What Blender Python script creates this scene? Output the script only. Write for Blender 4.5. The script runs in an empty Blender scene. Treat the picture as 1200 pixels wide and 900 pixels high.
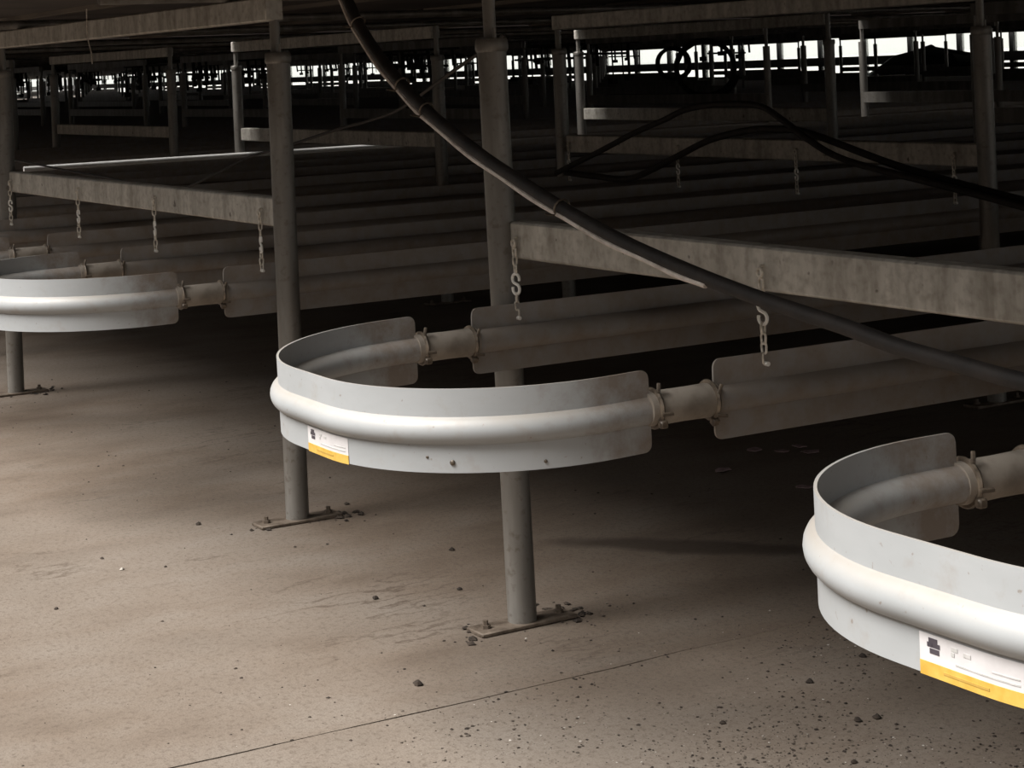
import bpy, math, random
from mathutils import Vector, Matrix

# ---------------------------------------------------------------- camera, sky, sun, exposure
scene = bpy.context.scene
COL = scene.collection
ROLL = 0.0429
F_PX, PP_Y = 2272.0, 73.0
cam_data = bpy.data.cameras.new('camera')
cam = bpy.data.objects.new('camera', cam_data)
COL.objects.link(cam)
c_, s_ = math.cos(ROLL), math.sin(ROLL)
cam.matrix_world = Matrix(((c_, s_, 0, 0), (0, 0, -1, 0), (-s_, c_, 0, 1.0), (0, 0, 0, 1)))
cam_data.sensor_width = 36.0
cam_data.lens = F_PX / 1200 * 36
cam_data.shift_y = -(450 - PP_Y) / 1200
cam_data.clip_end = 400
scene.camera = cam

# plan axes: A runs across the benches (along the row of front posts), B runs down their length
TH = -1.047
AX = Vector((math.cos(TH), math.sin(TH), 0))
BX = Vector((-math.sin(TH), math.cos(TH), 0))
P1 = Vector((-0.5205, 4.3075, 0))
def W(a, b, z=0.0):
    return P1 + AX * a + BX * b + Vector((0, 0, z))

world = bpy.data.worlds.new('overcast_sky')
scene.world = world
world.use_nodes = True
bg = world.node_tree.nodes['Background']
bg.inputs[0].default_value = (1.0, 0.98, 0.95, 1)
bg.inputs[1].default_value = 1.1

sun_data = bpy.data.lights.new('sun', 'SUN')
sun_data.energy = 8.8
sun_data.angle = math.radians(38)
sun_data.color = (1.0, 0.97, 0.935)
sun = bpy.data.objects.new('sun', sun_data)
COL.objects.link(sun)
SUN_FROM = (-BX * 0.55 - AX * 0.08 + Vector((0, 0, 0.83))).normalized()
sun.rotation_euler = SUN_FROM.to_track_quat('Z', 'Y').to_euler()
sun.location = (-3, -3, 8)

vs = scene.view_settings
vs.view_transform = 'Standard'
vs.look = 'None'
vs.exposure = 0.0
vs.gamma = 1.0
vs.use_curve_mapping = False

random.seed(7)
RW, RG, RS = 2.2417, 0.9831, 2.1017          # bench support width, gap, row spacing
PITCH = RW + RG
BEND_B = -0.562
B_END = 20.5
OVER = -0.77

# ---------------------------------------------------------------- materials
def new_mat(name):
    m = bpy.data.materials.new(name)
    m.use_nodes = True
    nt = m.node_tree
    return m, nt, nt.nodes['Principled BSDF']

def nd(nt, typ, **kw):
    n = nt.nodes.new(typ)
    for k, v in kw.items():
        setattr(n, k, v)
    return n

def ramp(nt, fac, stops):
    r = nd(nt, 'ShaderNodeValToRGB')
    el = r.color_ramp.elements
    el[0].position, el[0].color = stops[0][0], (*stops[0][1], 1)
    el[1].position, el[1].color = stops[-1][0], (*stops[-1][1], 1)
    for p, c in stops[1:-1]:
        e = el.new(p); e.color = (*c, 1)
    nt.links.new(fac, r.inputs[0])
    return r.outputs[0]

def noise(nt, scale, detail=4, rough=0.55, stretch=None, off=(0, 0, 0), coord='Object'):
    tc = nd(nt, 'ShaderNodeTexCoord')
    mp = nd(nt, 'ShaderNodeMapping')
    mp.inputs['Location'].default_value = off
    if stretch: mp.inputs['Scale'].default_value = stretch
    nt.links.new(tc.outputs[coord], mp.inputs[0])
    n = nd(nt, 'ShaderNodeTexNoise')
    n.inputs['Scale'].default_value = scale
    n.inputs['Detail'].default_value = detail
    n.inputs['Roughness'].default_value = rough
    nt.links.new(mp.outputs[0], n.inputs[0])
    return n.outputs[0]

def mix(nt, fac, a, b, mode='MIX'):
    m = nd(nt, 'ShaderNodeMix', data_type='RGBA', blend_type=mode)
    for sock, v in ((m.inputs[0], fac), (m.inputs[6], a), (m.inputs[7], b)):
        if isinstance(v, (int, float)): sock.default_value = v
        elif isinstance(v, tuple): sock.default_value = (*v, 1)
        else: nt.links.new(v, sock)
    return m.outputs[2]

def bump(nt, bsdf, h, strength=0.2, dist=0.01):
    b = nd(nt, 'ShaderNodeBump')
    b.inputs['Strength'].default_value = strength
    b.inputs['Distance'].default_value = dist
    nt.links.new(h, b.inputs['Height'])
    nt.links.new(b.outputs[0], bsdf.inputs['Normal'])

def two_tone(name, c0, c1, scale, metallic=0.0, rough=0.6, stretch=None, lo=0.35, hi=0.65, bmp=0.0):
    m, nt, b = new_mat(name)
    n = noise(nt, scale, stretch=stretch)
    nt.links.new(ramp(nt, n, [(lo, c0), (hi, c1)]), b.inputs['Base Color'])
    b.inputs['Metallic'].default_value = metallic
    b.inputs['Roughness'].default_value = rough
    if bmp: bump(nt, b, noise(nt, scale * 4), bmp, 0.003)
    return m

M = {}
# weathered galvanised posts
def mat_post():
    m, nt, b = new_mat('galvanised_post')
    n1 = noise(nt, 16, stretch=(1, 1, 0.18))
    n2 = noise(nt, 70, 3)
    c = ramp(nt, n1, [(0.3, (0.12, 0.11, 0.097)), (0.55, (0.20, 0.188, 0.17)), (0.72, (0.29, 0.278, 0.258))])
    c = mix(nt, ramp(nt, n2, [(0.56, (0, 0, 0)), (0.72, (0.55, 0.55, 0.55))]), c, (0.10, 0.075, 0.055))
    nt.links.new(c, b.inputs['Base Color'])
    b.inputs['Metallic'].default_value = 0.35
    b.inputs['Roughness'].default_value = 0.42
    bump(nt, b, n2, 0.12, 0.002)
    return m
M['post'] = mat_post()
def mat_beam():
    m, nt, b = new_mat('galvanised_beam')
    n1 = noise(nt, 9, 5, stretch=(3.2, 3, 0.6))
    n2 = noise(nt, 60, 3)
    n3 = noise(nt, 38, 2, off=(4, 2, 7))
    c = ramp(nt, n1, [(0.3, (0.31, 0.288, 0.248)), (0.5, (0.46, 0.436, 0.39)), (0.7, (0.58, 0.555, 0.50))])
    c = mix(nt, ramp(nt, n2, [(0.45, (0, 0, 0)), (0.75, (0.5, 0.5, 0.5))]), c, (0.16, 0.125, 0.095))
    c = mix(nt, ramp(nt, n3, [(0.70, (0, 0, 0)), (0.76, (0.8, 0.8, 0.8))]), c, (0.05, 0.035, 0.025))
    nt.links.new(c, b.inputs['Base Color'])
    b.inputs['Metallic'].default_value = 0.3
    b.inputs['Roughness'].default_value = 0.55
    bump(nt, b, n2, 0.1, 0.002)
    return m
M['beam'] = mat_beam()
def mat_alu(name, dusty):
    m, nt, b = new_mat(name)
    n1 = noise(nt, 6, 5, stretch=(1, 0.35, 2.5))
    n2 = noise(nt, 26, 5, 0.65, off=(3, 1, 2))
    n3 = noise(nt, 120, 2)
    c = ramp(nt, n1, [(0.3, (0.33, 0.342, 0.347)), (0.7, (0.39, 0.402, 0.408))])
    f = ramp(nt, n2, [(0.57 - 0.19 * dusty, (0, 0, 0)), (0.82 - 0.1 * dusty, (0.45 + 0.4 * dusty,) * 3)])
    c = mix(nt, f, c, (0.27, 0.215, 0.165))
    f2 = ramp(nt, n3, [(0.70, (0, 0, 0)), (0.76, (0.6, 0.6, 0.6))])
    c = mix(nt, f2, c, (0.20, 0.155, 0.115))
    geo = nd(nt, 'ShaderNodeNewGeometry')
    sx = nd(nt, 'ShaderNodeSeparateXYZ'); nt.links.new(geo.outputs['Normal'], sx.inputs[0])
    up = nd(nt, 'ShaderNodeMapRange'); up.inputs[1].default_value = 0.15; up.inputs[2].default_value = 0.8
    up.inputs[4].default_value = 0.75
    nt.links.new(sx.outputs[2], up.inputs[0])
    dn = nd(nt, 'ShaderNodeMath', operation='MULTIPLY')
    nt.links.new(up.outputs[0], dn.inputs[0])
    nt.links.new(ramp(nt, noise(nt, 5, 5, 0.65, off=(9, 4, 1)), [(0.30, (0.45, 0.45, 0.45)), (0.62, (1, 1, 1))]), dn.inputs[1])
    c = mix(nt, dn.outputs[0], c, (0.30, 0.265, 0.225))
    if not dusty:  # brown rises toward the couplings: dirt, plus bench shade put into the colour
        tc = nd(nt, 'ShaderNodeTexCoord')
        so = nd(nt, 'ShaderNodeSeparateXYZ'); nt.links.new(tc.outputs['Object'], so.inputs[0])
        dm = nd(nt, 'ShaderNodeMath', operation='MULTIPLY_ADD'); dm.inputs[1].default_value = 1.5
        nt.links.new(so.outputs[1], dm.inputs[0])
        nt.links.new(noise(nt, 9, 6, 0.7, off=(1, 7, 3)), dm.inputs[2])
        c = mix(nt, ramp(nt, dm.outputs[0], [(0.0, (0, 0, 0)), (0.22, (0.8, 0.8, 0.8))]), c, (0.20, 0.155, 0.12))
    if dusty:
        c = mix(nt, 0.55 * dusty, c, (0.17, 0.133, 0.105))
    nt.links.new(c, b.inputs['Base Color'])
    b.inputs['Metallic'].default_value = 0.10
    b.inputs['Roughness'].default_value = 0.55 + 0.1 * dusty
    return m
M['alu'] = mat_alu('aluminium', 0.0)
M['alu_dusty'] = mat_alu('dusty_aluminium', 1.0)
M['sleeve'] = two_tone('coupling_sleeve_metal', (0.20, 0.172, 0.142), (0.34, 0.30, 0.255), 22, 0.2, 0.5, bmp=0.1)
M['clamp'] = two_tone('clamp_metal', (0.05, 0.038, 0.028), (0.20, 0.16, 0.12), 60, 0.3, 0.4)
M['chain'] = two_tone('zinc_chain', (0.40, 0.36, 0.30), (0.75, 0.70, 0.62), 90, 0.2, 0.4)
M['hook'] = two_tone('bright_zinc', (0.75, 0.73, 0.69), (0.92, 0.90, 0.85), 60, 0.1, 0.35)
M['rubber'] = two_tone('black_rubber', (0.010, 0.008, 0.007), (0.025, 0.019, 0.016), 30, 0, 0.68, bmp=0.15)
M['cord'] = two_tone('grey_cord', (0.50, 0.43, 0.38), (0.75, 0.68, 0.62), 40, 0, 0.45)
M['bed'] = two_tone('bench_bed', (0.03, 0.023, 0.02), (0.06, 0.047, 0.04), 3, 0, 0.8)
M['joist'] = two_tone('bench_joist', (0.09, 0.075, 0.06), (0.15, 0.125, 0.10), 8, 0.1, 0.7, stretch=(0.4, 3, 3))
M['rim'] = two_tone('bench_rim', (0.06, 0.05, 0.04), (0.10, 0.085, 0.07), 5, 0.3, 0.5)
M['kerb'] = two_tone('kerb_concrete', (0.08, 0.07, 0.06), (0.14, 0.125, 0.11), 2, 0, 0.9)
M['mullion'] = two_tone('mullion_metal', (0.010, 0.010, 0.010), (0.02, 0.02, 0.019), 3, 0, 0.8)
M['gravel'] = two_tone('pale_gravel', (0.45, 0.44, 0.42), (0.60, 0.59, 0.57), 2, 0, 0.9)
M['pvc'] = two_tone('white_plastic', (0.72, 0.71, 0.69), (0.82, 0.81, 0.79), 6, 0, 0.35)
M['dirt'] = two_tone('dark_dirt', (0.016, 0.011, 0.008), (0.05, 0.036, 0.026), 40, 0, 0.95)
M['grit'] = two_tone('brown_grit', (0.05, 0.038, 0.028), (0.14, 0.115, 0.09), 30, 0, 0.9)
M['pale'] = two_tone('pale_grit', (0.30, 0.27, 0.23), (0.55, 0.51, 0.46), 20, 0, 0.8)
M['petal'] = two_tone('dry_petal', (0.20, 0.13, 0.13), (0.36, 0.26, 0.26), 50, 0, 0.7)
M['tarp'] = two_tone('dark_sheet', (0.005, 0.005, 0.005), (0.010, 0.010, 0.009), 3, 0, 0.6)
M['white'] = two_tone('sticker_white', (0.56, 0.54, 0.54), (0.62, 0.60, 0.60), 40, 0, 0.4)
M['yellow'] = two_tone('sticker_yellow', (0.52, 0.31, 0.05), (0.62, 0.40, 0.09), 60, 0, 0.45)
M['ochre'] = two_tone('sticker_ochre', (0.42, 0.26, 0.05), (0.5, 0.31, 0.07), 60, 0, 0.5)
M['ink'] = two_tone('sticker_ink', (0.04, 0.035, 0.045), (0.07, 0.06, 0.07), 60, 0, 0.5)
M['grey_ink'] = two_tone('sticker_grey_ink', (0.42, 0.42, 0.40), (0.55, 0.53, 0.52), 60, 0, 0.5)
M['plate'] = two_tone('rusty_plate', (0.07, 0.05, 0.035), (0.19, 0.15, 0.115), 30, 0.15, 0.7, bmp=0.2)

def mat_floor():
    m, nt, b = new_mat('dirty_concrete')
    n_big = noise(nt, 0.9, 5, 0.6)
    n_mid = noise(nt, 4.5, 6, 0.62, stretch=(1.0, 0.55, 1))
    n_fine = noise(nt, 90, 4, 0.7)
    n_grain = noise(nt, 320, 2, 0.6)
    c = ramp(nt, n_mid, [(0.28, (0.105, 0.077, 0.056)), (0.5, (0.152, 0.117, 0.089)), (0.75, (0.185, 0.155, 0.128))])
    c = mix(nt, ramp(nt, n_big, [(0.42, (0, 0, 0)), (0.72, (0.7, 0.7, 0.7))]), c, (0.208, 0.182, 0.155))
    c = mix(nt, ramp(nt, n_fine, [(0.50, (0, 0, 0)), (0.72, (0.75, 0.75, 0.75))]), c, (0.085, 0.064, 0.049))
    c = mix(nt, ramp(nt, n_grain, [(0.40, (0.30, 0.30, 0.30)), (0.52, (0, 0, 0))]), c, (0.075, 0.056, 0.042))
    # scratches / drag marks, thin and dark
    w = noise(nt, 2.6, 7, 0.6, stretch=(2.2, 0.7, 1), off=(11, 5, 0))
    ab = nd(nt, 'ShaderNodeMath', operation='ABSOLUTE')
    sb = nd(nt, 'ShaderNodeMath', operation='SUBTRACT'); sb.inputs[1].default_value = 0.5
    nt.links.new(w, sb.inputs[0]); nt.links.new(sb.outputs[0], ab.inputs[0])
    gate = ramp(nt, noise(nt, 2.1, 2, off=(2, 9, 0)), [(0.50, (0, 0, 0)), (0.66, (1, 1, 1))])
    line = ramp(nt, ab.outputs[0], [(0.0, (0.8, 0.8, 0.8)), (0.014, (0, 0, 0))])
    c = mix(nt, mix(nt, 1.0, line, gate, 'MULTIPLY'), c, (0.07, 0.05, 0.036))
    # one long, ragged darker patch by the posts (object coordinates are A, B metres)
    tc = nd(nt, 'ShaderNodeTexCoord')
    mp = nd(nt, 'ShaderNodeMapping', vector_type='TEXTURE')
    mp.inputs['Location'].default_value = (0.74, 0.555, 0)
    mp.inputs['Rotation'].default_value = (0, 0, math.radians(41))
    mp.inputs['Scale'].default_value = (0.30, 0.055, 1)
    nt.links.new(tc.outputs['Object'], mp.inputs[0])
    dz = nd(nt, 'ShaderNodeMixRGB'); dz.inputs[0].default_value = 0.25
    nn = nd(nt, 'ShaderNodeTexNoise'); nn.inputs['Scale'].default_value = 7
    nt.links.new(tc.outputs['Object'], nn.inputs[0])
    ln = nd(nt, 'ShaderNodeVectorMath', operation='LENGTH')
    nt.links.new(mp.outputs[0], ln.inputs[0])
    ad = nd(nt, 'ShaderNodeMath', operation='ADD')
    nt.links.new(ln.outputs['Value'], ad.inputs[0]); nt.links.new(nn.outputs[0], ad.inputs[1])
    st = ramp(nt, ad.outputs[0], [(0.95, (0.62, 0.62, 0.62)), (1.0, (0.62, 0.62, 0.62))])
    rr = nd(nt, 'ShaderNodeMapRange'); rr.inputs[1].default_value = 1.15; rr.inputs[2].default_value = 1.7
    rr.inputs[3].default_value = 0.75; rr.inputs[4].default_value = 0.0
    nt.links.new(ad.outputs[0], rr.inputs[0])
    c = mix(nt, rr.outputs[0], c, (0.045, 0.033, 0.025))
    nt.links.new(c, b.inputs['Base Color'])
    b.inputs['Roughness'].default_value = 0.8
    b.inputs['Specular IOR Level'].default_value = 0.25
    bump(nt, b, n_fine, 0.25, 0.004)
    return m
M['floor'] = mat_floor()

def mat_pane():
    m = bpy.data.materials.new('whitewashed_glass')
    m.use_nodes = True
    nt = m.node_tree
    nt.nodes.clear()
    out = nd(nt, 'ShaderNodeOutputMaterial')
    tl = nd(nt, 'ShaderNodeBsdfTranslucent'); tl.inputs[0].default_value = (0.86, 0.88, 0.85, 1)
    tp = nd(nt, 'ShaderNodeBsdfTransparent'); tp.inputs[0].default_value = (0.95, 0.97, 0.95, 1)
    mx = nd(nt, 'ShaderNodeMixShader')
    n = noise(nt, 1.2, 3)
    nt.links.new(ramp(nt, n, [(0.3, (0.75,) * 3), (0.7, (0.9,) * 3)]), mx.inputs[0])
    nt.links.new(tl.outputs[0], mx.inputs[1]); nt.links.new(tp.outputs[0], mx.inputs[2])
    nt.links.new(mx.outputs[0], out.inputs[0])
    return m
M['pane'] = mat_pane()

# ---------------------------------------------------------------- mesh helpers
class MB:
    def __init__(self): self.v, self.f, self.sm = [], [], []
    def add(self, vs, fs, smooth=False):
        o = len(self.v)
        self.v += [tuple(p) for p in vs]
        self.f += [tuple(i + o for i in f) for f in fs]
        self.sm += [smooth] * len(fs)
        return self
    def box(self, x0, x1, y0, y1, z0, z1, ch=0.0):
        if ch <= 0:
            vs = [(x, y, z) for z in (z0, z1) for y in (y0, y1) for x in (x0, x1)]
            fs = [(0, 2, 3, 1), (4, 5, 7, 6), (0, 1, 5, 4), (2, 6, 7, 3), (0, 4, 6, 2), (1, 3, 7, 5)]
            return self.add(vs, fs)
        # chamfered: three nested rectangles loops per axis
        vs, idx = [], {}
        for sx in (0, 1):
            for sy in (0, 1):
                for sz in (0, 1):
                    X, Y, Z = (x0, x1)[sx], (y0, y1)[sy], (z0, z1)[sz]
                    ix, iy, iz = (ch, -ch)[sx], (ch, -ch)[sy], (ch, -ch)[sz]
                    idx[sx, sy, sz] = len(vs)
                    vs += [(X, Y + iy, Z + iz), (X + ix, Y, Z + iz), (X + ix, Y + iy, Z)]
        fs = []
        for s in (0, 1):
            q = [(0, 0), (1, 0), (1, 1), (0, 1)]
            fs.append([idx[(s, a, b)] for a, b in q][::(1 if s else -1)])
            fs.append([idx[(b, s, a)] + 1 for a, b in q][::(1 if s else -1)])
            fs.append([idx[(a, b, s)] + 2 for a, b in q][::(1 if s else -1)])
        for a in (0, 1):
            for b in (0, 1):
                fs.append([idx[(0, a, b)] + 1, idx[(1, a, b)] + 1, idx[(1, a, b)] + 2, idx[(0, a, b)] + 2])
                fs.append([idx[(a, 0, b)] + 0, idx[(a, 1, b)] + 0, idx[(a, 1, b)] + 2, idx[(a, 0, b)] + 2])
                fs.append([idx[(a, b, 0)] + 0, idx[(a, b, 1)] + 0, idx[(a, b, 1)] + 1, idx[(a, b, 0)] + 1])
                for c in (0, 1):
                    i = idx[(a, b, c)]; fs.append([i, i + 1, i + 2])
        return self.add(vs, fs)
    def lathe(self, prof, n=20, cx=0, cy=0, cap=True):
        vs, fs = [], []
        for r, z in prof:
            for k in range(n):
                t = 2 * math.pi * k / n
                vs.append((cx + r * math.cos(t), cy + r * math.sin(t), z))
        m = len(prof)
        for i in range(m - 1):
            for k in range(n):
                k2 = (k + 1) % n
                fs.append((i * n + k, i * n + k2, (i + 1) * n + k2, (i + 1) * n + k))
        self.add(vs, fs, True)
        if cap:
            o = len(self.v) - len(vs)
            self.f += [tuple(o + k for k in range(n))[::-1], tuple(o + (m - 1) * n + k for k in range(n))]
            self.sm += [False, False]
        return self
    def tube(self, pts, r, n=10, closed=False, cap=True):
        pts = [Vector(p) for p in pts]
        m = len(pts)
        vs, fs = [], []
        up = None
        for i, p in enumerate(pts):
            if closed: d = (pts[(i + 1) % m] - pts[i - 1])
            else: d = pts[min(i + 1, m - 1)] - pts[max(i - 1, 0)]
            d.normalize()
            if up is None:
                up = Vector((0, 0, 1)) if abs(d.z) < 0.9 else Vector((1, 0, 0))
            up = (up - d * up.dot(d)).normalized()
            sd = d.cross(up)
            rr = r[i] if isinstance(r, (list, tuple)) else r
            for k in range(n):
                t = 2 * math.pi * k / n
                vs.append(p + up * (rr * math.cos(t)) + sd * (rr * math.sin(t)))
        rng = m if closed else m - 1
        for i in range(rng):
            i2 = (i + 1) % m
            for k in range(n):
                k2 = (k + 1) % n
                fs.append((i * n + k, i2 * n + k, i2 * n + k2, i * n + k2))
        o = len(self.v)
        self.add(vs, fs, True)
        if cap and not closed:
            self.f += [tuple(o + k for k in range(n)), tuple(o + (m - 1) * n + k for k in range(n))[::-1]]
            self.sm += [False, False]
        return self
    def mesh(self, name, mat):
        me = bpy.data.meshes.new(name)
        me.from_pydata(self.v, [], self.f)
        me.polygons.foreach_set('use_smooth', self.sm)
        me.materials.append(M[mat] if isinstance(mat, str) else mat)
        me.update()
        import bmesh
        bm = bmesh.new(); bm.from_mesh(me)
        bmesh.ops.recalc_face_normals(bm, faces=bm.faces)
        bm.to_mesh(me); bm.free()
        me.set_sharp_from_angle(angle=math.radians(38))
        return me

def obj(name, me, parent=None, loc=(0, 0, 0), rotz=0.0, kind=None):
    o = bpy.data.objects.new(name, me)
    COL.objects.link(o)
    o.parent = parent
    o.location = loc
    o.rotation_euler = (0, 0, rotz)
    if kind: o['kind'] = kind
    return o

def tag(o, label, cat, group=None):
    o['label'] = label
    o['category'] = cat
    if group: o['group'] = group
    return o

def thing(name, label, cat, a, b, z=0.0, group=None):
    o = obj(name, None, None, W(a, b, z), TH)
    o.empty_display_size = 0.1
    return tag(o, label, cat, group)

def project(a, b, z):
    p = W(a, b, z); h = z - 1
    if p.y < 0.3: return (-9e9, 0)
    return (600 + F_PX * (p.x * c_ - h * s_) / p.y, PP_Y - F_PX * (p.x * s_ + h * c_) / p.y)

def spline(pts, sub=8):
    P = [Vector(p) for p in pts]
    P = [P[0] * 2 - P[1]] + P + [P[-1] * 2 - P[-2]]
    out = []
    for i in range(1, len(P) - 2):
        for k in range(sub):
            t = k / sub
            p0, p1, p2, p3 = P[i - 1:i + 3]
            out.append(0.5 * (2 * p1 + (p2 - p0) * t + (2 * p0 - 5 * p1 + 4 * p2 - p3) * t * t + (3 * p1 - p0 - 3 * p2 + p3) * t ** 3))
    out.append(P[-2])
    return out

# ---------------------------------------------------------------- floor, far wall and its window
JX = 1.285                                                   # the joint in the concrete
def floor_mesh():
    mb = MB()
    n = 60
    bs = [-40, -6] + [-4 + 8 * k / n for k in range(n + 1)] + [8, 20.7]
    rnd = random.Random(3)
    L, R = [], []
    off = 0
    for b in bs:
        if -4 <= b <= 4: off = 0.7 * off + rnd.uniform(-0.007, 0.007)
        w = 0.0016 + rnd.uniform(-0.0008, 0.0012)
        if b > 0.25: w = 0.0005
        L.append((JX + off - w, b)); R.append((JX + off + w, b))
    vs, fs = [], []
    for (la, b), (ra, _) in zip(L, R):
        vs += [(-160, b, 0), (la, b, 0), (la, b, -0.012), (ra, b, -0.012), (ra, b, 0), (60, b, 0)]
    for i in range(len(bs) - 1):
        for k in range(5):
            fs.append((i * 6 + k, i * 6 + k + 1, i * 6 + 7 + k, i * 6 + 6 + k))
    mb.add(vs, fs)
    return mb.mesh('floor', 'floor')
obj('floor', floor_mesh(), None, W(0, 0), TH, 'structure')
obj('ground_outside', MB().box(-200, 100, 20.7, 220, -0.1, 0).mesh('ground_outside', 'gravel'), None, W(0, 0), TH, 'structure')

# unseen block wall, added behind the camera to cut low light under benches
obj('light_block_wall', MB().box(-60, 30, -0.2, 0, 0, 2.0).mesh('light_block_wall', 'kerb'), None, W(0, -3.4), TH, 'structure')

WALL_B = 20.6
A0, A1 = -86.0, 10.0
wall = obj('wall_back', MB().box(A0, A1, 0, 0.2, 0, 0.50).mesh('wall_back', 'kerb'), None, W(0, WALL_B), TH, 'structure')
wf = MB()
wf.box(A0, A1, 0.06, 0.14, 0.50, 0.54)
wf.box(A0, A1, 0.05, 0.15, 0.69, 0.84)
wf.box(A0, A1, 0.06, 0.14, 1.9, 1.98)
win = obj('window_1', wf.mesh('window_frame', 'mullion'), None, W(0, WALL_B), TH, 'structure')
STEP = 1.2
mull = MB().box(-0.045, 0.045, 0.055, 0.145, 0.52, 1.95).mesh('mullion', 'mullion')
p_lo = MB().box(0.045, STEP - 0.045, 0.097, 0.103, 0.54, 0.69).mesh('pane', 'pane')
p_hi = MB().box(0.045, STEP - 0.045, 0.097, 0.103, 0.84, 1.90).mesh('pane', 'pane')
for k in range(int((A1 - A0) / STEP)):
    obj('mullion', mull, win, (A0 + k * STEP, 0, 0))
    obj('pane', p_lo, win, (A0 + k * STEP, 0, 0))
    obj('pane', p_hi, win, (A0 + k * STEP, 0, 0))

# ---------------------------------------------------------------- bench tops overhead
def bench_top(i):
    sh = 0.31 if i >= -1 else 0.15        # one narrow slot is left open between two beds
    a0 = i * PITCH - RW - 0.30 + sh
    w = PITCH - 0.0006
    if i >= -1: lab, g = ['dark underside of the bench bed second left of the aisle posts',
                          'dark bench bed over the left trestle at the top edge',
                          'dark bench bed over the labelled heating bend',
                          ][i + 1] if i < 2 else 'dark bench bed above the right foreground heating bend', None
    else: lab, g = 'dark bench bed in the rows running back to the bright windows', 'bench beds in the far rows'
    t = thing('rolling_bench', lab, 'bench', a0, OVER, 1.195, g)
    Ln = B_END - OVER
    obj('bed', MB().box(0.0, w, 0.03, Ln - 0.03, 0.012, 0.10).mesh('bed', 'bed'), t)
    obj('rim', MB().box(0, w, 0, 0.03, 0.0, 0.13, 0.004).mesh('rim', 'rim'), t)
    obj('rim', MB().box(0, w, Ln - 0.03, Ln, 0.0, 0.13).mesh('rim', 'rim'), t)
    if i >= -4:
        jm = MB().box(0.02, w - 0.02, -0.02, 0.02, 0.0, 0.014).mesh('joist', 'joist')
        k = 0
        b = 0.75
        while b < Ln - 0.3 and k < 14:
            obj('joist', jm, t, (0, b, 0)); b += 0.78; k += 1
    return t
I_MAX, I_MIN = 2, -20
for i in range(I_MAX, I_MIN - 1, -1):
    bench_top(i)

# ---------------------------------------------------------------- trestles: two posts, lower beam, top beam
ZT0, ZT1 = 1.115, 1.168
me_post = MB().lathe([(0.026, 0.006), (0.026, 1.0), (0.0264, 1.03)], 24).mesh('post', 'post')
me_cap = MB().lathe([(0.0275, 1.020), (0.0297, 1.024), (0.0297, 1.039), (0.027, 1.044), (0.014, 1.042)], 24).mesh('cap', 'post')
me_riser = MB().lathe([(0.0115, 1.03), (0.0115, ZT1)], 14).mesh('riser', 'post')
me_nut = MB().lathe([(0.003, 1.04), (0.003, 1.062)], 8, 0.020, -0.004).mesh('set_screw', 'post')
me_plate = MB().box(-0.03, 0.03, -0.098, 0.098, 0, 0.008, 0.002).mesh('base_plate', 'plate')
me_bolt = MB().lathe([(0.009, 0.006), (0.009, 0.014), (0.005, 0.014), (0.005, 0.022)], 6).mesh('bolt', 'plate')
me_beam = MB().box(-RW + 0.022, -0.022, -0.019, 0.019, 1 - 0.3465, 1 - 0.2815, 0.004).mesh('lower_beam', 'beam')
me_tbeam = MB().box(-RW - 0.01, -0.006, -0.022, 0.022, ZT0, ZT1, 0.003).mesh('top_beam', 'beam')
far = MB()
for x in (0, -RW):
    far.lathe([(0.0248, 0.0), (0.0248, 1.035)], 10, x, 0)
    far.lathe([(0.0115, 1.03), (0.0115, ZT1)], 6, x, 0)
    far.box(x - 0.03, x + 0.03, -0.098, 0.098, 0, 0.008)
far.box(-RW, 0, -0.019, 0.019, 1 - 0.3465, 1 - 0.2815)
far.box(-RW, 0, -0.022, 0.022, ZT0, ZT1)
me_far = far.mesh('bench_trestle', 'post')

TLAB = {(0, 0): 'galvanised trestle whose right post stands at the left end of the stickered bend',
        (1, 0): 'galvanised trestle whose nearest thick post stands in the middle of the picture',
        (0, 1): 'dim trestle behind with its right post near the right edge of the picture',
        (-1, 1): 'dim trestle seen in the gap between the two front posts',
        (-1, 2): 'dark trestle behind the black hose loops right of centre',
        (-2, 1): 'dim trestle with slim posts behind the left lower beam'}
def trestle(i, j):
    a, b = i * PITCH, j * RS
    detail = (i, j) in TLAB
    if not detail:
        o = obj('bench_trestle', me_far, None, W(a, b), TH)
        tag(o, 'dark bench trestle among the far rows of posts', 'trestle', 'trestles in the far rows')
        return
    t = thing('bench_trestle', TLAB[(i, j)], 'trestle', a, b)
    for side, x in (('R', 0.0), ('L', -RW)):
        p = obj('post', me_post, t, (x, 0, 0))
        obj('base_plate', me_plate, p)
        obj('cap', me_cap, p)
        obj('riser', me_riser, p, (-0.012 if (i, j, side) == (0, 0, 'R') else -0.003, 0, 0))
        obj('set_screw', me_nut, p)
        for yy in (-0.075, 0.075): obj('bolt', me_bolt, p, (0.0, yy, 0))
        if (i, j, side) == (1, 0, 'L'):
            p.rotation_euler = (0.006, -0.012, 0)       # leans a touch out of plumb
            p.location.x += 0.010
        if (i, j, side) == (0, 0, 'R'): p.location = (-0.006, 0.004, 0)
    obj('lower_beam', me_beam, t, (0, 0.019, 0))
    obj('top_beam', me_tbeam, t)
NROW = 9
for i in range(1, I_MIN - 1, -1):
    for j in range(NROW):
        xr = project(i * PITCH, j * RS, 0.6)[0]; xl = project(i * PITCH - RW, j * RS, 0.6)[0]
        if i >= 0 and j == 0 or (max(xr, xl) > -250 and min(xr, xl) < 1500 and min(xr, xl) > -1e6):
            trestle(i, j)

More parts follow.
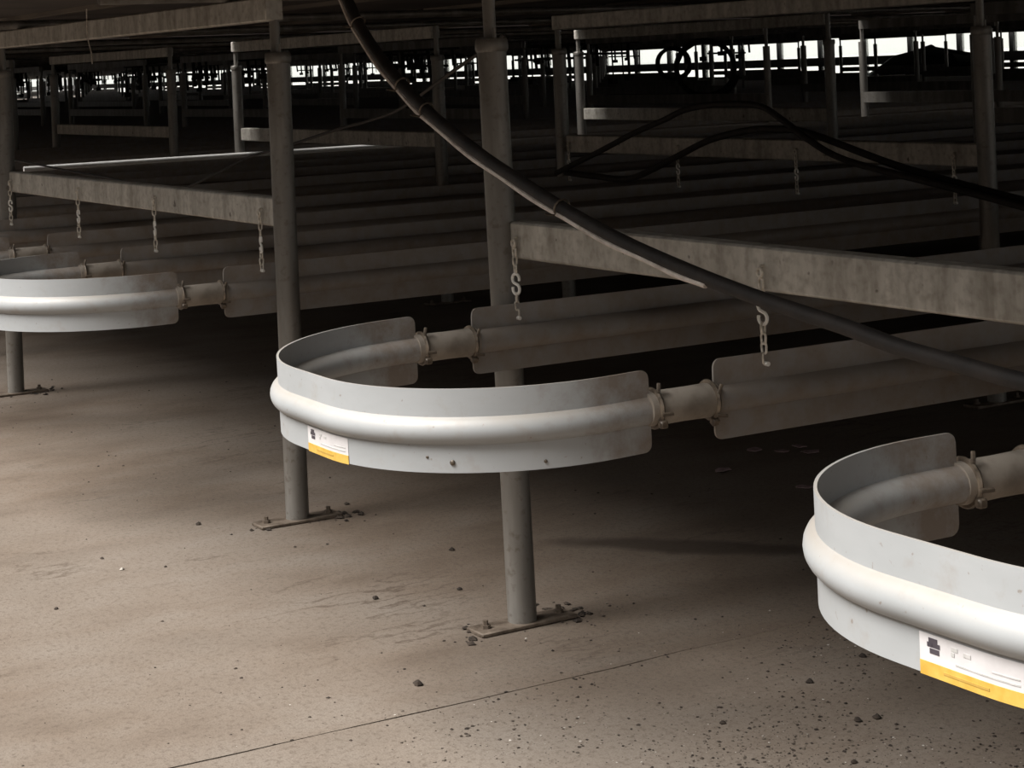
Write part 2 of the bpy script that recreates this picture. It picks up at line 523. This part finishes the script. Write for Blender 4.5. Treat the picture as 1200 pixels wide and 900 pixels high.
# rails that the beds roll on
rail_m = MB().tube([(0, OVER + 0.45, 0), (0, B_END - 0.2, 0)], 0.0135, 10).mesh('roller_rail', 'post')
for i in range(1, -9, -1):
    for d, w in ((0.25, 'right'), (RW - 0.25, 'left')):
        o = obj('roller_rail', rail_m, None, W(i * PITCH - d, 0, ZT1 + 0.0135), TH)
        tag(o, 'slim steel roller rail lying on the top beams under a bench bed', 'rail', 'roller rails under the beds')

# ---------------------------------------------------------------- finned heating loops
ZC = 1 - 0.491
FIN = 0.0575
HALF = 0.355
FIN_T, TR, TOFF = 0.0018, 0.0205, 0.0055
def profile(h):
    P = [(-FIN_T, h), (FIN_T, h)]
    c = (FIN_T + TOFF) / TR
    a0 = math.asin(min(1, math.sqrt(1 - c * c)))
    for k in range(9):
        t = a0 - 2 * a0 * k / 8
        P.append((-TOFF + TR * math.cos(t), TR * math.sin(t)))
    P += [(FIN_T, -h), (-FIN_T, -h)]
    c2 = (TOFF - FIN_T) / TR
    a1 = math.acos(-c2) if False else math.pi - math.acos(c2)
    a1 = math.acos((TOFF - FIN_T) / TR)       # angle where inner face leaves the tube
    for k in range(9):
        t = -a1 - (2 * math.pi - 2 * a1) * k / 8
        P.append((-TOFF + TR * math.cos(t), TR * math.sin(t)))
    return P
def fin_height(d, rc=0.012):
    if d >= rc: return FIN
    return FIN - rc + math.sqrt(max(0, rc * rc - (rc - d) ** 2))
def sweep_fin(path, r0=True, r1=True):
    """path: list of (x, y, nx, ny, s) with outward normal; rounded fin corners at the ends"""
    mb = MB()
    S1 = path[-1][4]
    vs = []
    for x, y, nx, ny, s in path:
        h = min(fin_height(s) if r0 else FIN, fin_height(S1 - s) if r1 else FIN)
        for n_, z in profile(h):
            vs.append((x + nx * n_, y + ny * n_, z))
    n = len(profile(FIN))
    fs = []
    for i in range(len(path) - 1):
        for k in range(n):
            k2 = (k + 1) % n
            fs.append((i * n + k, i * n + k2, (i + 1) * n + k2, (i + 1) * n + k))
    mb.add(vs, fs, True)
    o = len(path) - 1
    mb.f += [tuple(range(n)), tuple(o * n + k for k in range(n))[::-1]]
    mb.sm += [False, False]
    return mb
ENDS = [0.0, 0.0015, 0.004, 0.008, 0.012]
CUT0, CUT1 = -0.208, -0.098
RB = 0.30
def bend_path():
    pts = []
    ys = CUT0
    arc0 = BEND_B + RB
    for d in ENDS: pts.append((-HALF, ys - d, -1, 0))
    pts.append((-HALF, arc0, -1, 0))
    N = 26
    for k in range(1, N + 1):
        t = math.pi + (math.pi / 2) * k / N
        pts.append((-HALF + RB + RB * math.cos(t), arc0 + RB * math.sin(t), math.cos(t), math.sin(t)))
    for k in range(1, 4):
        x = -HALF + RB + (2 * HALF - 2 * RB) * k / 4
        pts.append((x, BEND_B, 0, -1))
    for k in range(0, N + 1):
        t = 1.5 * math.pi + (math.pi / 2) * k / N
        pts.append((HALF - RB + RB * math.cos(t), arc0 + RB * math.sin(t), math.cos(t), math.sin(t)))
    for d in ENDS[::-1]: pts.append((HALF, ys - d, 1, 0))
    out, s = [], 0
    for i, p in enumerate(pts):
        if i: s += math.hypot(p[0] - pts[i - 1][0], p[1] - pts[i - 1][1])
        out.append((*p, s))
    return out
BP = bend_path()
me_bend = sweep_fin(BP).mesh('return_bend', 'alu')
for p in me_bend.polygons:       # keep fin faces crisp
    pass
PL = 18.0 - CUT1
def leg_path(sgn):
    ds = ENDS + [0.2, 2, 5, 10, PL]
    q = [(sgn * HALF, CUT1 + d, sgn, 0, d) for d in ds]
    if sgn < 0:
        q = [(x, y, nx, ny, PL - s) for x, y, nx, ny, s in q[::-1]]
    return q
me_legp = sweep_fin(leg_path(1), True, False).mesh('finned_pipe', 'alu_dusty')
me_legm = sweep_fin(leg_path(-1), False, True).mesh('finned_pipe', 'alu_dusty')
def along(pts, r, n=16): return MB().tube(pts, r, n)
me_sleeve = MB().tube([(0, CUT0 - 0.004, 0), (0, CUT0 + 0.004, 0), (0, -0.153, 0), (0, CUT1 - 0.004, 0), (0, CUT1 + 0.004, 0)],
                      [0.0235, 0.0245, 0.0238, 0.0245, 0.0235], 20).mesh('coupling_sleeve', 'sleeve')
def clamp_mesh():
    mb = MB()
    n = 22
    mb.tube([(0.0262 * math.cos(2 * math.pi * k / n), 0, 0.0262 * math.sin(2 * math.pi * k / n)) for k in range(n)], 0.0034, 6, closed=True)
    mb.box(0.020, 0.031, -0.006, 0.006, -0.024, -0.013, 0.002)       # screw housing
    mb.tube([(0.030, -0.004, -0.004), (0.034, 0.012, -0.004)], 0.0028, 6)
    mb.tube([(0.016, 0, 0.024), (0.012, 0.004, 0.036)], 0.0028, 6)
    return mb.mesh('hose_clamp', 'clamp')
me_clamp = clamp_mesh()

def strip_on_bend(s0, s1, h0, h1, off):
    """thin patch that follows the outside of the bend between path lengths s0..s1"""
    mb = MB()
    N = 12
    vs = []
    for k in range(N + 1):
        s = s0 + (s1 - s0) * k / N
        for i in range(len(BP) - 1):
            if BP[i][4] <= s <= BP[i + 1][4]: break
        p, q = BP[i], BP[i + 1]
        t = (s - p[4]) / max(1e-9, q[4] - p[4])
        x, y, nx, ny = [p[m] + (q[m] - p[m]) * t for m in range(4)]
        l = math.hypot(nx, ny); nx, ny = nx / l, ny / l
        for o in (off, off - 0.0004):
            for h in (h0, h1):
                vs.append((x + nx * (FIN_T + o), y + ny * (FIN_T + o), h))
    fs = []
    for k in range(N):
        a, b = k * 4, k * 4 + 4
        fs += [(a, b, b + 1, a + 1), (a + 2, a + 3, b + 3, b + 2), (a + 1, b + 1, b + 3, a + 3), (a, a + 2, b + 2, b)]
    mb.add(vs, fs)
    return mb
S_MID = BP[-1][4] / 2
me_rivet = None
def sticker(bend, sx):
    """white sticker with a yellow foot strip, a dark emblem of two blots and faint lines of small print"""
    s0, s1 = S_MID + sx, S_MID + sx + 0.125
    z0, z1 = -FIN - 0.001, -0.0215
    st = obj('sticker', strip_on_bend(s0, s1, z0, z1, 0.0006).mesh('sticker', 'white'), bend)
    st['label'] = 'white warning sticker'
    y = obj('sticker_stripe', strip_on_bend(s0, s1, z0, z0 + 0.0125, 0.001).mesh('sticker_stripe', 'yellow'), bend)
    y['label'] = 'yellow strip along the foot of the sticker'
    for (p, q, h0, h1) in ((0.012, 0.023, -0.0285, -0.0245), (0.016, 0.026, -0.0325, -0.0285), (0.010, 0.017, -0.0325, -0.0285), (0.013, 0.025, -0.038, -0.0335)):
        obj('sticker_emblem', strip_on_bend(s0 + p, s0 + q, h0, h1, 0.001).mesh('sticker_emblem', 'ink'), bend)
    for (p, q, h0, h1) in ((0.040, 0.048, -0.030, -0.0265), (0.040, 0.044, -0.0345, -0.031), (0.055, 0.064, -0.0315, -0.028),
                           (0.045, 0.118, -0.0415, -0.040), (0.088, 0.118, -0.0365, -0.0353)):
        obj('sticker_print', strip_on_bend(s0 + p, s0 + q, h0, h1, 0.001).mesh('sticker_print', 'grey_ink'), bend)
    for (p, q, h0, h1) in ((0.03, 0.085, -0.0528, -0.0505),):
        obj('sticker_print', strip_on_bend(s0 + p, s0 + q, h0, h1, 0.0014).mesh('sticker_print', 'ochre'), bend)

def rivet_mesh():
    mb = MB()
    mb.lathe([(0.0052, 0), (0.0050, 0.002), (0.0032, 0.0036), (0.0005, 0.0042)], 10)
    return mb.mesh('rivet', 'clamp')
me_rivet = rivet_mesh()
def rivet(bend, s, h, sc=1.0):
    for i in range(len(BP) - 1):
        if BP[i][4] <= s <= BP[i + 1][4]: break
    x, y, nx, ny, _ = BP[i]
    r = obj('rivet', me_rivet, bend, (x + nx * FIN_T, y + ny * FIN_T, h))
    r.rotation_euler = Vector((nx, ny, 0)).to_track_quat('Z', 'Y').to_euler()
    r.scale = (sc, sc, sc)

LLAB = {(-1, 1): 'dusty finned heating loop second behind the left lower beam',
        (-1, 0): 'dusty finned heating loop carrying the bright white tube far back on the left',
        (1, 0): 'pale aluminium heating loop with a white and yellow sticker, in mid picture',
        (1, 1): 'pale aluminium heating loop cut off by the lower right edge',
        (0, 1): 'pale aluminium heating loop whose bend reaches the left edge',
        (0, 0): 'dim aluminium heating loop behind the left bend, mostly outside the left edge'}
LOOP_A = (-1.845, -0.4875)           # loop centres measured from the right post of each bench
def loop(i, k):
    a = i * PITCH + LOOP_A[k] + {(1, 1): -0.03, (1, 0): 0.006}.get((i, k), 0)
    lab = LLAB.get((i, k))
    g = None
    if not lab: lab, g = 'dusty finned heating loop running under the far benches', 'heating loops under the far benches'
    t = thing('heating_loop', lab, 'heating pipe', a, 0, ZC, g)
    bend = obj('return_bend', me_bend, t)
    obj('finned_pipe', me_legm, t); obj('finned_pipe', me_legp, t)
    for sg in (-1, 1):
        sl = obj('coupling_sleeve', me_sleeve, t, (sg * HALF - sg * 0.004, 0, 0))
        if i >= -1:
            obj('hose_clamp', me_clamp, sl, (0, CUT0 + 0.008, 0))
            cl = obj('hose_clamp', me_clamp, sl, (0, CUT1 - 0.006, 0))
            cl.rotation_euler = (0, 0.5, 0)
    if (i, k) in ((1, 0), (1, 1)):
        sticker(bend, -0.012 if k == 0 else -0.02)
    if (i, k) == (1, 0):
        rivet(bend, S_MID + 0.295, -0.043, 0.75); rivet(bend, S_MID + 0.43, -0.047, 0.5); rivet(bend, S_MID + 0.272, -0.036, 0.4)
    if (i, k) == (1, 0):
        t.rotation_euler = (0, 0.013, TH); t.location.z += 0.005
        bend.rotation_euler = (0.026, 0, 0); bend.location = (0, 0, 0.004)
    return t
for i in range(1, -15, -1):
    for k in (0, 1):
        loop(i, k)

# ---------------------------------------------------------------- chains
def link_mesh(name='link', L=0.0200, w=0.0130, r=0.0020, n=10, seg=5):
    pts = []
    hl = (L - w) / 2
    for k in range(n):
        t = 2 * math.pi * k / n
        x, z = (w / 2 - r) * math.cos(t), (w / 2 - r) * math.sin(t)
        pts.append((x, 0, z + (hl if z >= 0 else -hl)))
    return MB().tube(pts, r, seg, closed=True).mesh(name, 'chain')
me_link = link_mesh()
def s_hook_mesh(H=0.036, r=0.0027):
    R = H / 4
    pts = []
    for k in range(13):
        t = math.radians(-20 + 255 * k / 12)
        pts.append((R * math.cos(t), 0, R * math.sin(t) + R))
    for k in range(13):
        t = math.radians(55 - 255 * k / 12 + 0)
        pts.append((R * math.cos(t), 0, R * math.sin(t) - R))
    return MB().tube(pts, r, 7).mesh('s_hook', 'hook')
me_hook = s_hook_mesh()
me_eye = MB().tube([(0.006 * math.cos(2 * math.pi * k / 10), 0, 0.006 * math.sin(2 * math.pi * k / 10)) for k in range(10)], 0.0024, 6, closed=True) \
    .tube([(0, 0.0, 0.006), (0, 0.002, 0.009), (0, 0.008, 0.009)], 0.0026, 6).mesh('eye_bolt', 'chain')
me_pin = MB().tube([(-0.009, 0, 0), (0.009, 0, 0)], 0.0035, 8).mesh('pin', 'hook')
def chain(i, j, a, label, group=None, zt=None, n_top=3):
    """hangs on the front of a lower beam and carries a fin; a is measured along A"""
    b = j * RS - 0.006
    zt = zt or 1 - 0.318
    zb = ZC + FIN - 0.016
    t = thing('support_chain', label, 'chain', a + 0.007, b, zt, group)
    obj('eye_bolt', me_eye, t, (0, -0.002, 0))
    z = -0.010
    seq = ['l'] * n_top + ['h'] + ['l'] * 2
    rnd = random.Random(int(a * 100) + j)
    for m, q in enumerate(seq):
        if q == 'l':
            o = obj('link', me_link, t, (rnd.uniform(-0.001, 0.001), 0, z - 0.006), (m % 2) * math.pi / 2 + rnd.uniform(-0.4, 0.4))
            z -= 0.0150
        else:
            obj('s_hook', me_hook, t, (0, 0, z - 0.017), rnd.uniform(-0.3, 0.5))
            z -= 0.0345
    rest = (zt + z) - zb
    k = 0
    while rest > 0.004 and k < 8:
        obj('link', me_link, t, (0, 0, z - 0.005), (k % 2) * math.pi / 2 + 0.3)
        z -= 0.0150; rest -= 0.0150; k += 1
    obj('pin', me_pin, t, (0, 0, zb - zt))
LEGS = [LOOP_A[0] - HALF, LOOP_A[0] + HALF, LOOP_A[1] - HALF, LOOP_A[1] + HALF]
chain(1, 0, PITCH + LEGS[0], 'hook and chain hanging beside the thick middle post')
chain(1, 0, PITCH + LEGS[1], 'hook and chain hanging behind the black hose from the right beam', None, None, 2)
chain(1, 0, PITCH + LEGS[2], 'short hook and chain on the right beam outside the right edge')
chain(0, 0, LEGS[0], 'small chain at the far left edge of the picture')
chain(0, 0, LEGS[1], 'small chain on the left beam, nearest the left edge')
chain(0, 0, LEGS[2], 'small chain below the middle of the left beam')
chain(0, 0, LEGS[3], 'small chain just left of the post beside the stickered bend')
for k, l in ((0, 'dim chain by the slim post right of the thick middle post'), (1, 'dim chain under the rear beam, left of its middle'),
             (2, 'dim chain under the rear beam, right of its middle'), (3, 'dim chain beside the dark post near the right edge')):
    chain(0, 1, LEGS[k], l)

# ---------------------------------------------------------------- hoses and cables
def hose(name, label, cat, pts, r, mat, bpl=None, sub=8, n=10):
    base = W(*pts[0])
    P = [W(*p) - base for p in pts]
    o = obj(name, MB().tube(spline(P, sub), r, n).mesh(name, mat), None, base)
    return tag(o, label, cat), P, base
HB = -0.13
main = [(0.60, HB, 1.195), (0.653, HB, 1.131), (0.711, HB, 1.072), (0.795, HB, 1.011), (0.893, HB, 0.954), (1.002, HB, 0.903), (1.149, HB, 0.847),
        (1.287, HB, 0.803), (1.439, HB, 0.759), (1.58, HB, 0.725), (1.71, HB, 0.700), (1.811, HB, 0.683), (1.906, HB, 0.669),
        (1.996, HB, 0.658), (2.08, HB, 0.648), (2.175, HB, 0.634), (2.264, HB, 0.626), (2.374, HB, 0.617), (2.5, HB, 0.612), (2.75, HB, 0.62), (3.0, HB, 0.66), (3.3, HB + 0.02, 0.8), (3.5, HB, 1.19)]
main = [(a, b, z) for a, b, z in main]
ho, HP, hbase = hose('water_hose', 'thick black hose hanging in a long curve across the middle post', 'hose', main, 0.0108, 'rubber', sub=8, n=12)
sp = spline(HP, 8)
cord = [p + (-BX * 0.007 - AX * 0.0105 + Vector((0, 0, -0.0075))) for p in sp[4:8 * 11]]
cord = [p + Vector((0, 0, 0.0012 * math.sin(i * 0.55))) for i, p in enumerate(cord)]
co = obj('cord', MB().tube(cord, 0.0042, 7).mesh('cord', 'cord'), ho)
co['label'] = 'thin pale grey cord tied along the hose'
ring = MB().tube([(0, 0.0140 * math.cos(2 * math.pi * k / 12), 0.0140 * math.sin(2 * math.pi * k / 12)) for k in range(12)], 0.0018, 5, closed=True)
ring.tube([(0, -0.012, -0.011), (0, -0.03, -0.008)], 0.0016, 5)
me_tie = ring.mesh('cable_tie', 'clamp')
for k in (6, 14, 30, 37, 62):
    d = (sp[k + 1] - sp[k]).normalized()
    o = obj('cable_tie', me_tie, ho, sp[k])
    o.rotation_euler = d.to_track_quat('X', 'Z').to_euler()

hose('loop_hose', 'dark hose arching over the dim rear beam, lower of two', 'hose',
     [(-1.9, 1.9, 0.60), (-1.7, 1.9, 0.592), (-1.479, 1.9, 0.592), (-1.221, 1.9, 0.666), (-1.027, 1.9, 0.725), (-0.845, 1.9, 0.756), (-0.695, 1.9, 0.765), (-0.512, 1.9, 0.752), (-0.1, 1.9, 0.66), (0.4, 1.9, 0.58)], 0.011, 'rubber')
hose('loop_hose', 'dark hose arching over the dim rear beam, upper of two', 'hose',
     [(-1.9, 1.86, 0.60), (-1.6, 1.86, 0.685), (-1.388, 1.86, 0.748), (-1.211, 1.86, 0.792), (-1.089, 1.86, 0.825), (-0.928, 1.86, 0.841), (-0.711, 1.86, 0.838), (-0.59, 1.86, 0.794), (-0.48, 1.86, 0.74), (-0.3, 1.86, 0.68), (0.1, 1.86, 0.62), (0.5, 1.86, 0.56), (0.9, 1.86, 0.5)], 0.010, 'rubber')
hose('feed_cable', 'thin dark cable drooping behind the left lower beam', 'cable',
     [(-3.1, 0.12, 0.76), (-2.76, 0.12, 0.744), (-2.347, 0.12, 0.733), (-1.975, 0.12, 0.72), (-1.638, 0.12, 0.711), (-1.054, 0.12, 0.694), (-0.731, 0.12, 0.743), (-0.494, 0.12, 0.792), (-0.227, 0.12, 0.828), (0.062, 0.12, 0.87), (0.194, 0.12, 0.886), (0.40, 0.10, 0.915), (0.70, 0.06, 0.985), (0.95, 0.04, 1.05)], 0.0035, 'rubber')
hose('hanging_wire', 'thin pale wire dangling in front of the top left beam', 'wire',
     [(-1.032, -0.1, 1.19), (-1.034, -0.1, 1.16), (-1.031, -0.1, 1.112), (-1.006, -0.1, 1.07), (-1.004, -0.1, 1.043)], 0.0016, 'chain', n=6)

hose('white_tube', 'white plastic tube catching light far back on the left', 'tube',
     [(-5.412, 0.95, 0.5805), (-5.412, 1.6, 0.581), (-5.412, 2.3, 0.5805), (-5.412, 3.05, 0.581)], 0.013, 'pvc')
# hoses looped up below the far beds, dark against the windows
def coil(label, a, b, z, R, r=0.016, turns=2, seed=0):
    rnd = random.Random(seed)
    pts = []
    for k in range(turns * 22):
        t = 2 * math.pi * k / 22
        q = 1 + 0.06 * math.sin(t * 0.7 + seed)
        pts.append((R * q * math.cos(t), 0.03 * k / 22, R * 0.55 * q * math.sin(t)))
    t = thing('hose_coil', label, 'hose', a, b, z)
    obj('coil', MB().tube(pts, r, 8).mesh('coil', 'rubber'), t)
    obj('hanger', MB().tube([(0, 0.03, R * 0.55 - 0.01), (0.01, 0.03, max(R * 0.55 + 0.02, 1.193 - z))], 0.005, 6).mesh('hanger', 'chain'), t)
coil('dark hose hung in wide hoops before the window right of the middle post', -9.55, 8.0, 0.87, 0.43, 0.020, 2, 1)
coil('dark hose hung in small hoops left of the wide hoops', -10.9, 8.6, 0.92, 0.26, 0.018, 2, 2)

rl = random.Random(17)
small = []
for v in range(5):
    mb = MB()
    rv = random.Random(40 + v)
    mb.tube([(0, 0, -0.014), (1.1, 0, -0.014)], 0.012, 6)
    zz = rv.uniform(0.10, 0.17)
    for x in (0.02, 1.08): mb.tube([(x, 0, -0.014), (x, 0, 0.044)], 0.004, 5)
    mb.tube([(0.1, 0, -zz), (0.9, 0, -zz - 0.01)], 0.011, 6)
    for q in range(6):
        x = 0.05 + 0.18 * q + rv.uniform(-0.05, 0.05)
        d = rv.uniform(0.12, 0.34)
        mb.tube([(x, 0, -0.01), (x + rv.uniform(-0.02, 0.02), 0.01, -d)], rv.choice((0.007, 0.012, 0.016)), 6)
        if q % 2 == v % 2: mb.box(x - 0.04, x + 0.035, -0.03, 0.03, -d - 0.05, -d, 0.004)
    small.append(mb.mesh('drip_line', 'rubber'))
drips = []
for n_ in range(190):
    i = rl.randint(-15, -3)
    b = rl.uniform(2.5, 17.0)
    a = i * PITCH - rl.uniform(0.2, 2.2)
    if not (-40 < project(a, b, 1)[0] < 880) or W(a, b).y < 15 or abs((b + 0.5) % RS - 0.5) < 0.45: continue
    if any(abs(a - p) < 1.3 and abs(b - q) < 0.35 for p, q in drips): continue
    drips.append((a, b))
    o = obj('drip_line', small[n_ % 5], None, W(a, b, 1.150), TH + rl.uniform(-0.12, 0.12))
    tag(o, 'dark drip line manifold hanging below a far bench against the windows', 'hose', 'drip lines below the far benches')

def heap(label, a, b, rx, ry, h, seed):
    rnd = random.Random(seed)
    mb = MB()
    n, m = 18, 7
    vs = []
    for i in range(m + 1):
        u = i / m
        for k in range(n):
            t = 2 * math.pi * k / n
            q = (1 - u ** 2.4) ** 0.6 if u < 1 else 0.0
            jit = 1 + rnd.uniform(-0.07, 0.07)
            rad = math.cos(u * math.pi / 2) ** 0.5 if u < 1 else 0.02
            vs.append((rx * rad * jit * math.cos(t), ry * rad * jit * math.sin(t), h * u * (1 + rnd.uniform(-0.05, 0.05) * (u > 0))))
    fs = [(i * n + k, i * n + (k + 1) % n, (i + 1) * n + (k + 1) % n, (i + 1) * n + k) for i in range(m) for k in range(n)]
    fs.append(tuple(m * n + k for k in range(n)))
    mb.add(vs, fs, True)
    o = obj('covered_heap', mb.mesh('covered_heap', 'tarp'), None, W(a, b), TH)
    tag(o, label, 'heap')
heap('dark sheet-covered heap against the far window, right of the picture', -12.6, 19.7, 1.5, 0.6, 0.98, 1)
heap('dark sheet-covered heap against the far window, near the hose hoops', -19.6, 19.7, 1.8, 0.6, 0.95, 2)

# ---------------------------------------------------------------- dirt, grit and litter on the floor
def rock(rnd, mb, a, b, s, flat=0.6):
    t0 = rnd.uniform(0, 6.28)
    vs = [(a + s * rnd.uniform(.6, 1.1) * math.cos(t0 + k * 1.5708), b + s * rnd.uniform(.6, 1.1) * math.sin(t0 + k * 1.5708), s * flat * rnd.uniform(.2, .5)) for k in range(4)]
    vs += [(a + s * rnd.uniform(-.2, .2), b + s * rnd.uniform(-.2, .2), s * flat * rnd.uniform(.8, 1.2)), (a, b, -0.001)]
    mb.add(vs, [(0, 1, 4), (1, 2, 4), (2, 3, 4), (3, 0, 4), (1, 0, 5), (2, 1, 5), (3, 2, 5), (0, 3, 5)])
def scatter(name, mat, label, n, seed, fn):
    rnd = random.Random(seed)
    mb = MB()
    k = 0
    while k < n:
        q = fn(rnd)
        if q is None: continue
        rock(rnd, mb, *q); k += 1
    o = obj(name, mb.mesh(name, mat), None, W(0, 0), TH, 'stuff')
    tag(o, label, 'grit')
def right_patch(rnd):
    a, b = rnd.uniform(0.95, 3.2), rnd.gauss(0.12, 0.42)
    if rnd.random() > min(1, max(0.06, (a - 1.15) / 0.6)): return None
    cl = math.sin(a * 9.1 + 1.3) * math.sin(b * 8.3 + a * 3) + rnd.uniform(-0.9, 0.9)
    if cl < 0: return None
    s = 0.0010 + 0.0034 * rnd.random() ** 4
    return a, b, s
def everywhere(rnd):
    a, b = rnd.uniform(-2.6, 1.9), rnd.uniform(-1.4, 0.9)
    return a, b, 0.0012 + 0.004 * rnd.random() ** 4
scatter('floor_grit', 'dirt', 'dark grit strewn over the concrete below the right bends', 8500, 11, right_patch)
scatter('floor_grit', 'grit', 'fine brown grit mixed through the right hand floor', 5000, 12, right_patch)
scatter('pale_grit', 'pale', 'pale sand grains glinting on the right hand floor', 1100, 13, lambda r: (lambda q: q and (q[0], q[1], q[2] * 0.75))(right_patch(r)))
scatter('floor_grit', 'dirt', 'sparse dark specks over the open left floor', 700, 14, everywhere)
def by_plate(pa):
    def fn(rnd):
        return pa + rnd.gauss(0, 0.035), rnd.choice((-0.085, 0.085, 0.06, 0.11)) + rnd.gauss(0, 0.03), 0.003 + 0.009 * rnd.random() ** 2
    return fn
scatter('plate_dirt', 'dirt', 'dirt crumbs around the foot of the thick middle post', 70, 21, by_plate(RG))
scatter('plate_dirt', 'dirt', 'dirt crumbs around the foot of the post by the sticker', 50, 22, by_plate(0.0))
scatter('plate_dirt', 'dirt', 'dirt crumbs around the foot of the far left post', 40, 23, by_plate(-RW))

def clod(a, b, s, label, mat='dirt', group=None, seed=0):
    rnd = random.Random(seed)
    mb = MB()
    vs, fs = [], []
    n = 7
    for i, (u, rr) in enumerate(((0, 0.75), (0.35, 1.0), (0.8, 0.62), (1.1, 0.15))):
        for k in range(n):
            t = 2 * math.pi * k / n
            q = s * rr * rnd.uniform(0.75, 1.2)
            vs.append((q * math.cos(t) * 1.2, q * math.sin(t), s * u * rnd.uniform(0.85, 1.1)))
    fs = [(i * n + k, i * n + (k + 1) % n, (i + 1) * n + (k + 1) % n, (i + 1) * n + k) for i in range(3) for k in range(n)]
    fs += [tuple(range(n))[::-1], tuple(3 * n + k for k in range(n))]
    mb.add(vs, fs)
    o = obj('dirt_clod', mb.mesh('dirt_clod', mat), None, W(a, b, 0), TH + rnd.uniform(0, 6))
    tag(o, label, 'clod', group)
clod(1.178, -0.304, 0.008, 'single dark clod on open floor below the middle post', seed=1)
for n_, (a, b, s) in enumerate(((-0.123, -0.185, 0.006), (0.675, -0.136, 0.006), (0.446, 0.151, 0.006), (-0.034, 0.571, 0.006), (0.033, -0.457, 0.004), (0.35, -0.65, 0.004), (0.72, 0.02, 0.005))):
    clod(a, b, s, 'small dark clod on the bare floor between the posts and the left edge', group='clods on the open floor', seed=30 + n_)
for n_, (a, b, s) in enumerate(((1.74, 0.175, 0.0065), (1.731, 0.145, 0.006), (1.62, -0.02, 0.0045), (1.95, 0.28, 0.0055), (1.55, 0.2, 0.006), (1.86, 0.03, 0.005), (1.5, 0.35, 0.006), (1.68, 0.42, 0.006))):
    clod(a, b, s, 'dark clod among the grit at lower right', group='clods among the right grit', seed=50 + n_)
clod(0.148, -0.453, 0.0045, 'single pale pebble on the open left floor', 'pale', seed=70)

def petal(a, b, s, seed):
    rnd = random.Random(seed)
    n = 9
    vs, fs = [(0, 0, 0.006)], []
    for k in range(n):
        t = 2 * math.pi * k / n
        vs.append((1.5 * s * math.cos(t) * rnd.uniform(.8, 1.1), s * math.sin(t) * rnd.uniform(.8, 1.1), 0.002 + 0.004 * rnd.random()))
    vs += [(x, y, z - 0.0015) for x, y, z in vs]
    for k in range(n):
        p, q = 1 + k, 1 + (k + 1) % n
        fs += [(0, p, q), (n + 1, n + 1 + q, n + 1 + p), (p, n + 1 + p, n + 1 + q, q)]
    o = obj('dry_petal', MB().add(vs, fs).mesh('dry_petal', 'petal'), None, W(a, b, 0.0), TH + rnd.uniform(0, 6))
    tag(o, 'pale dry petal lying on dark floor below the right finned pipe', 'petal', 'petals under the right bench')
for n_, (a, b) in enumerate(((0.122, 1.26), (0.169, 1.312), (0.10, 1.33), (0.06, 1.22), (0.47, 1.05), (0.2, 1.02))):
    petal(a, b, 0.014 + 0.004 * (n_ % 2), n_)
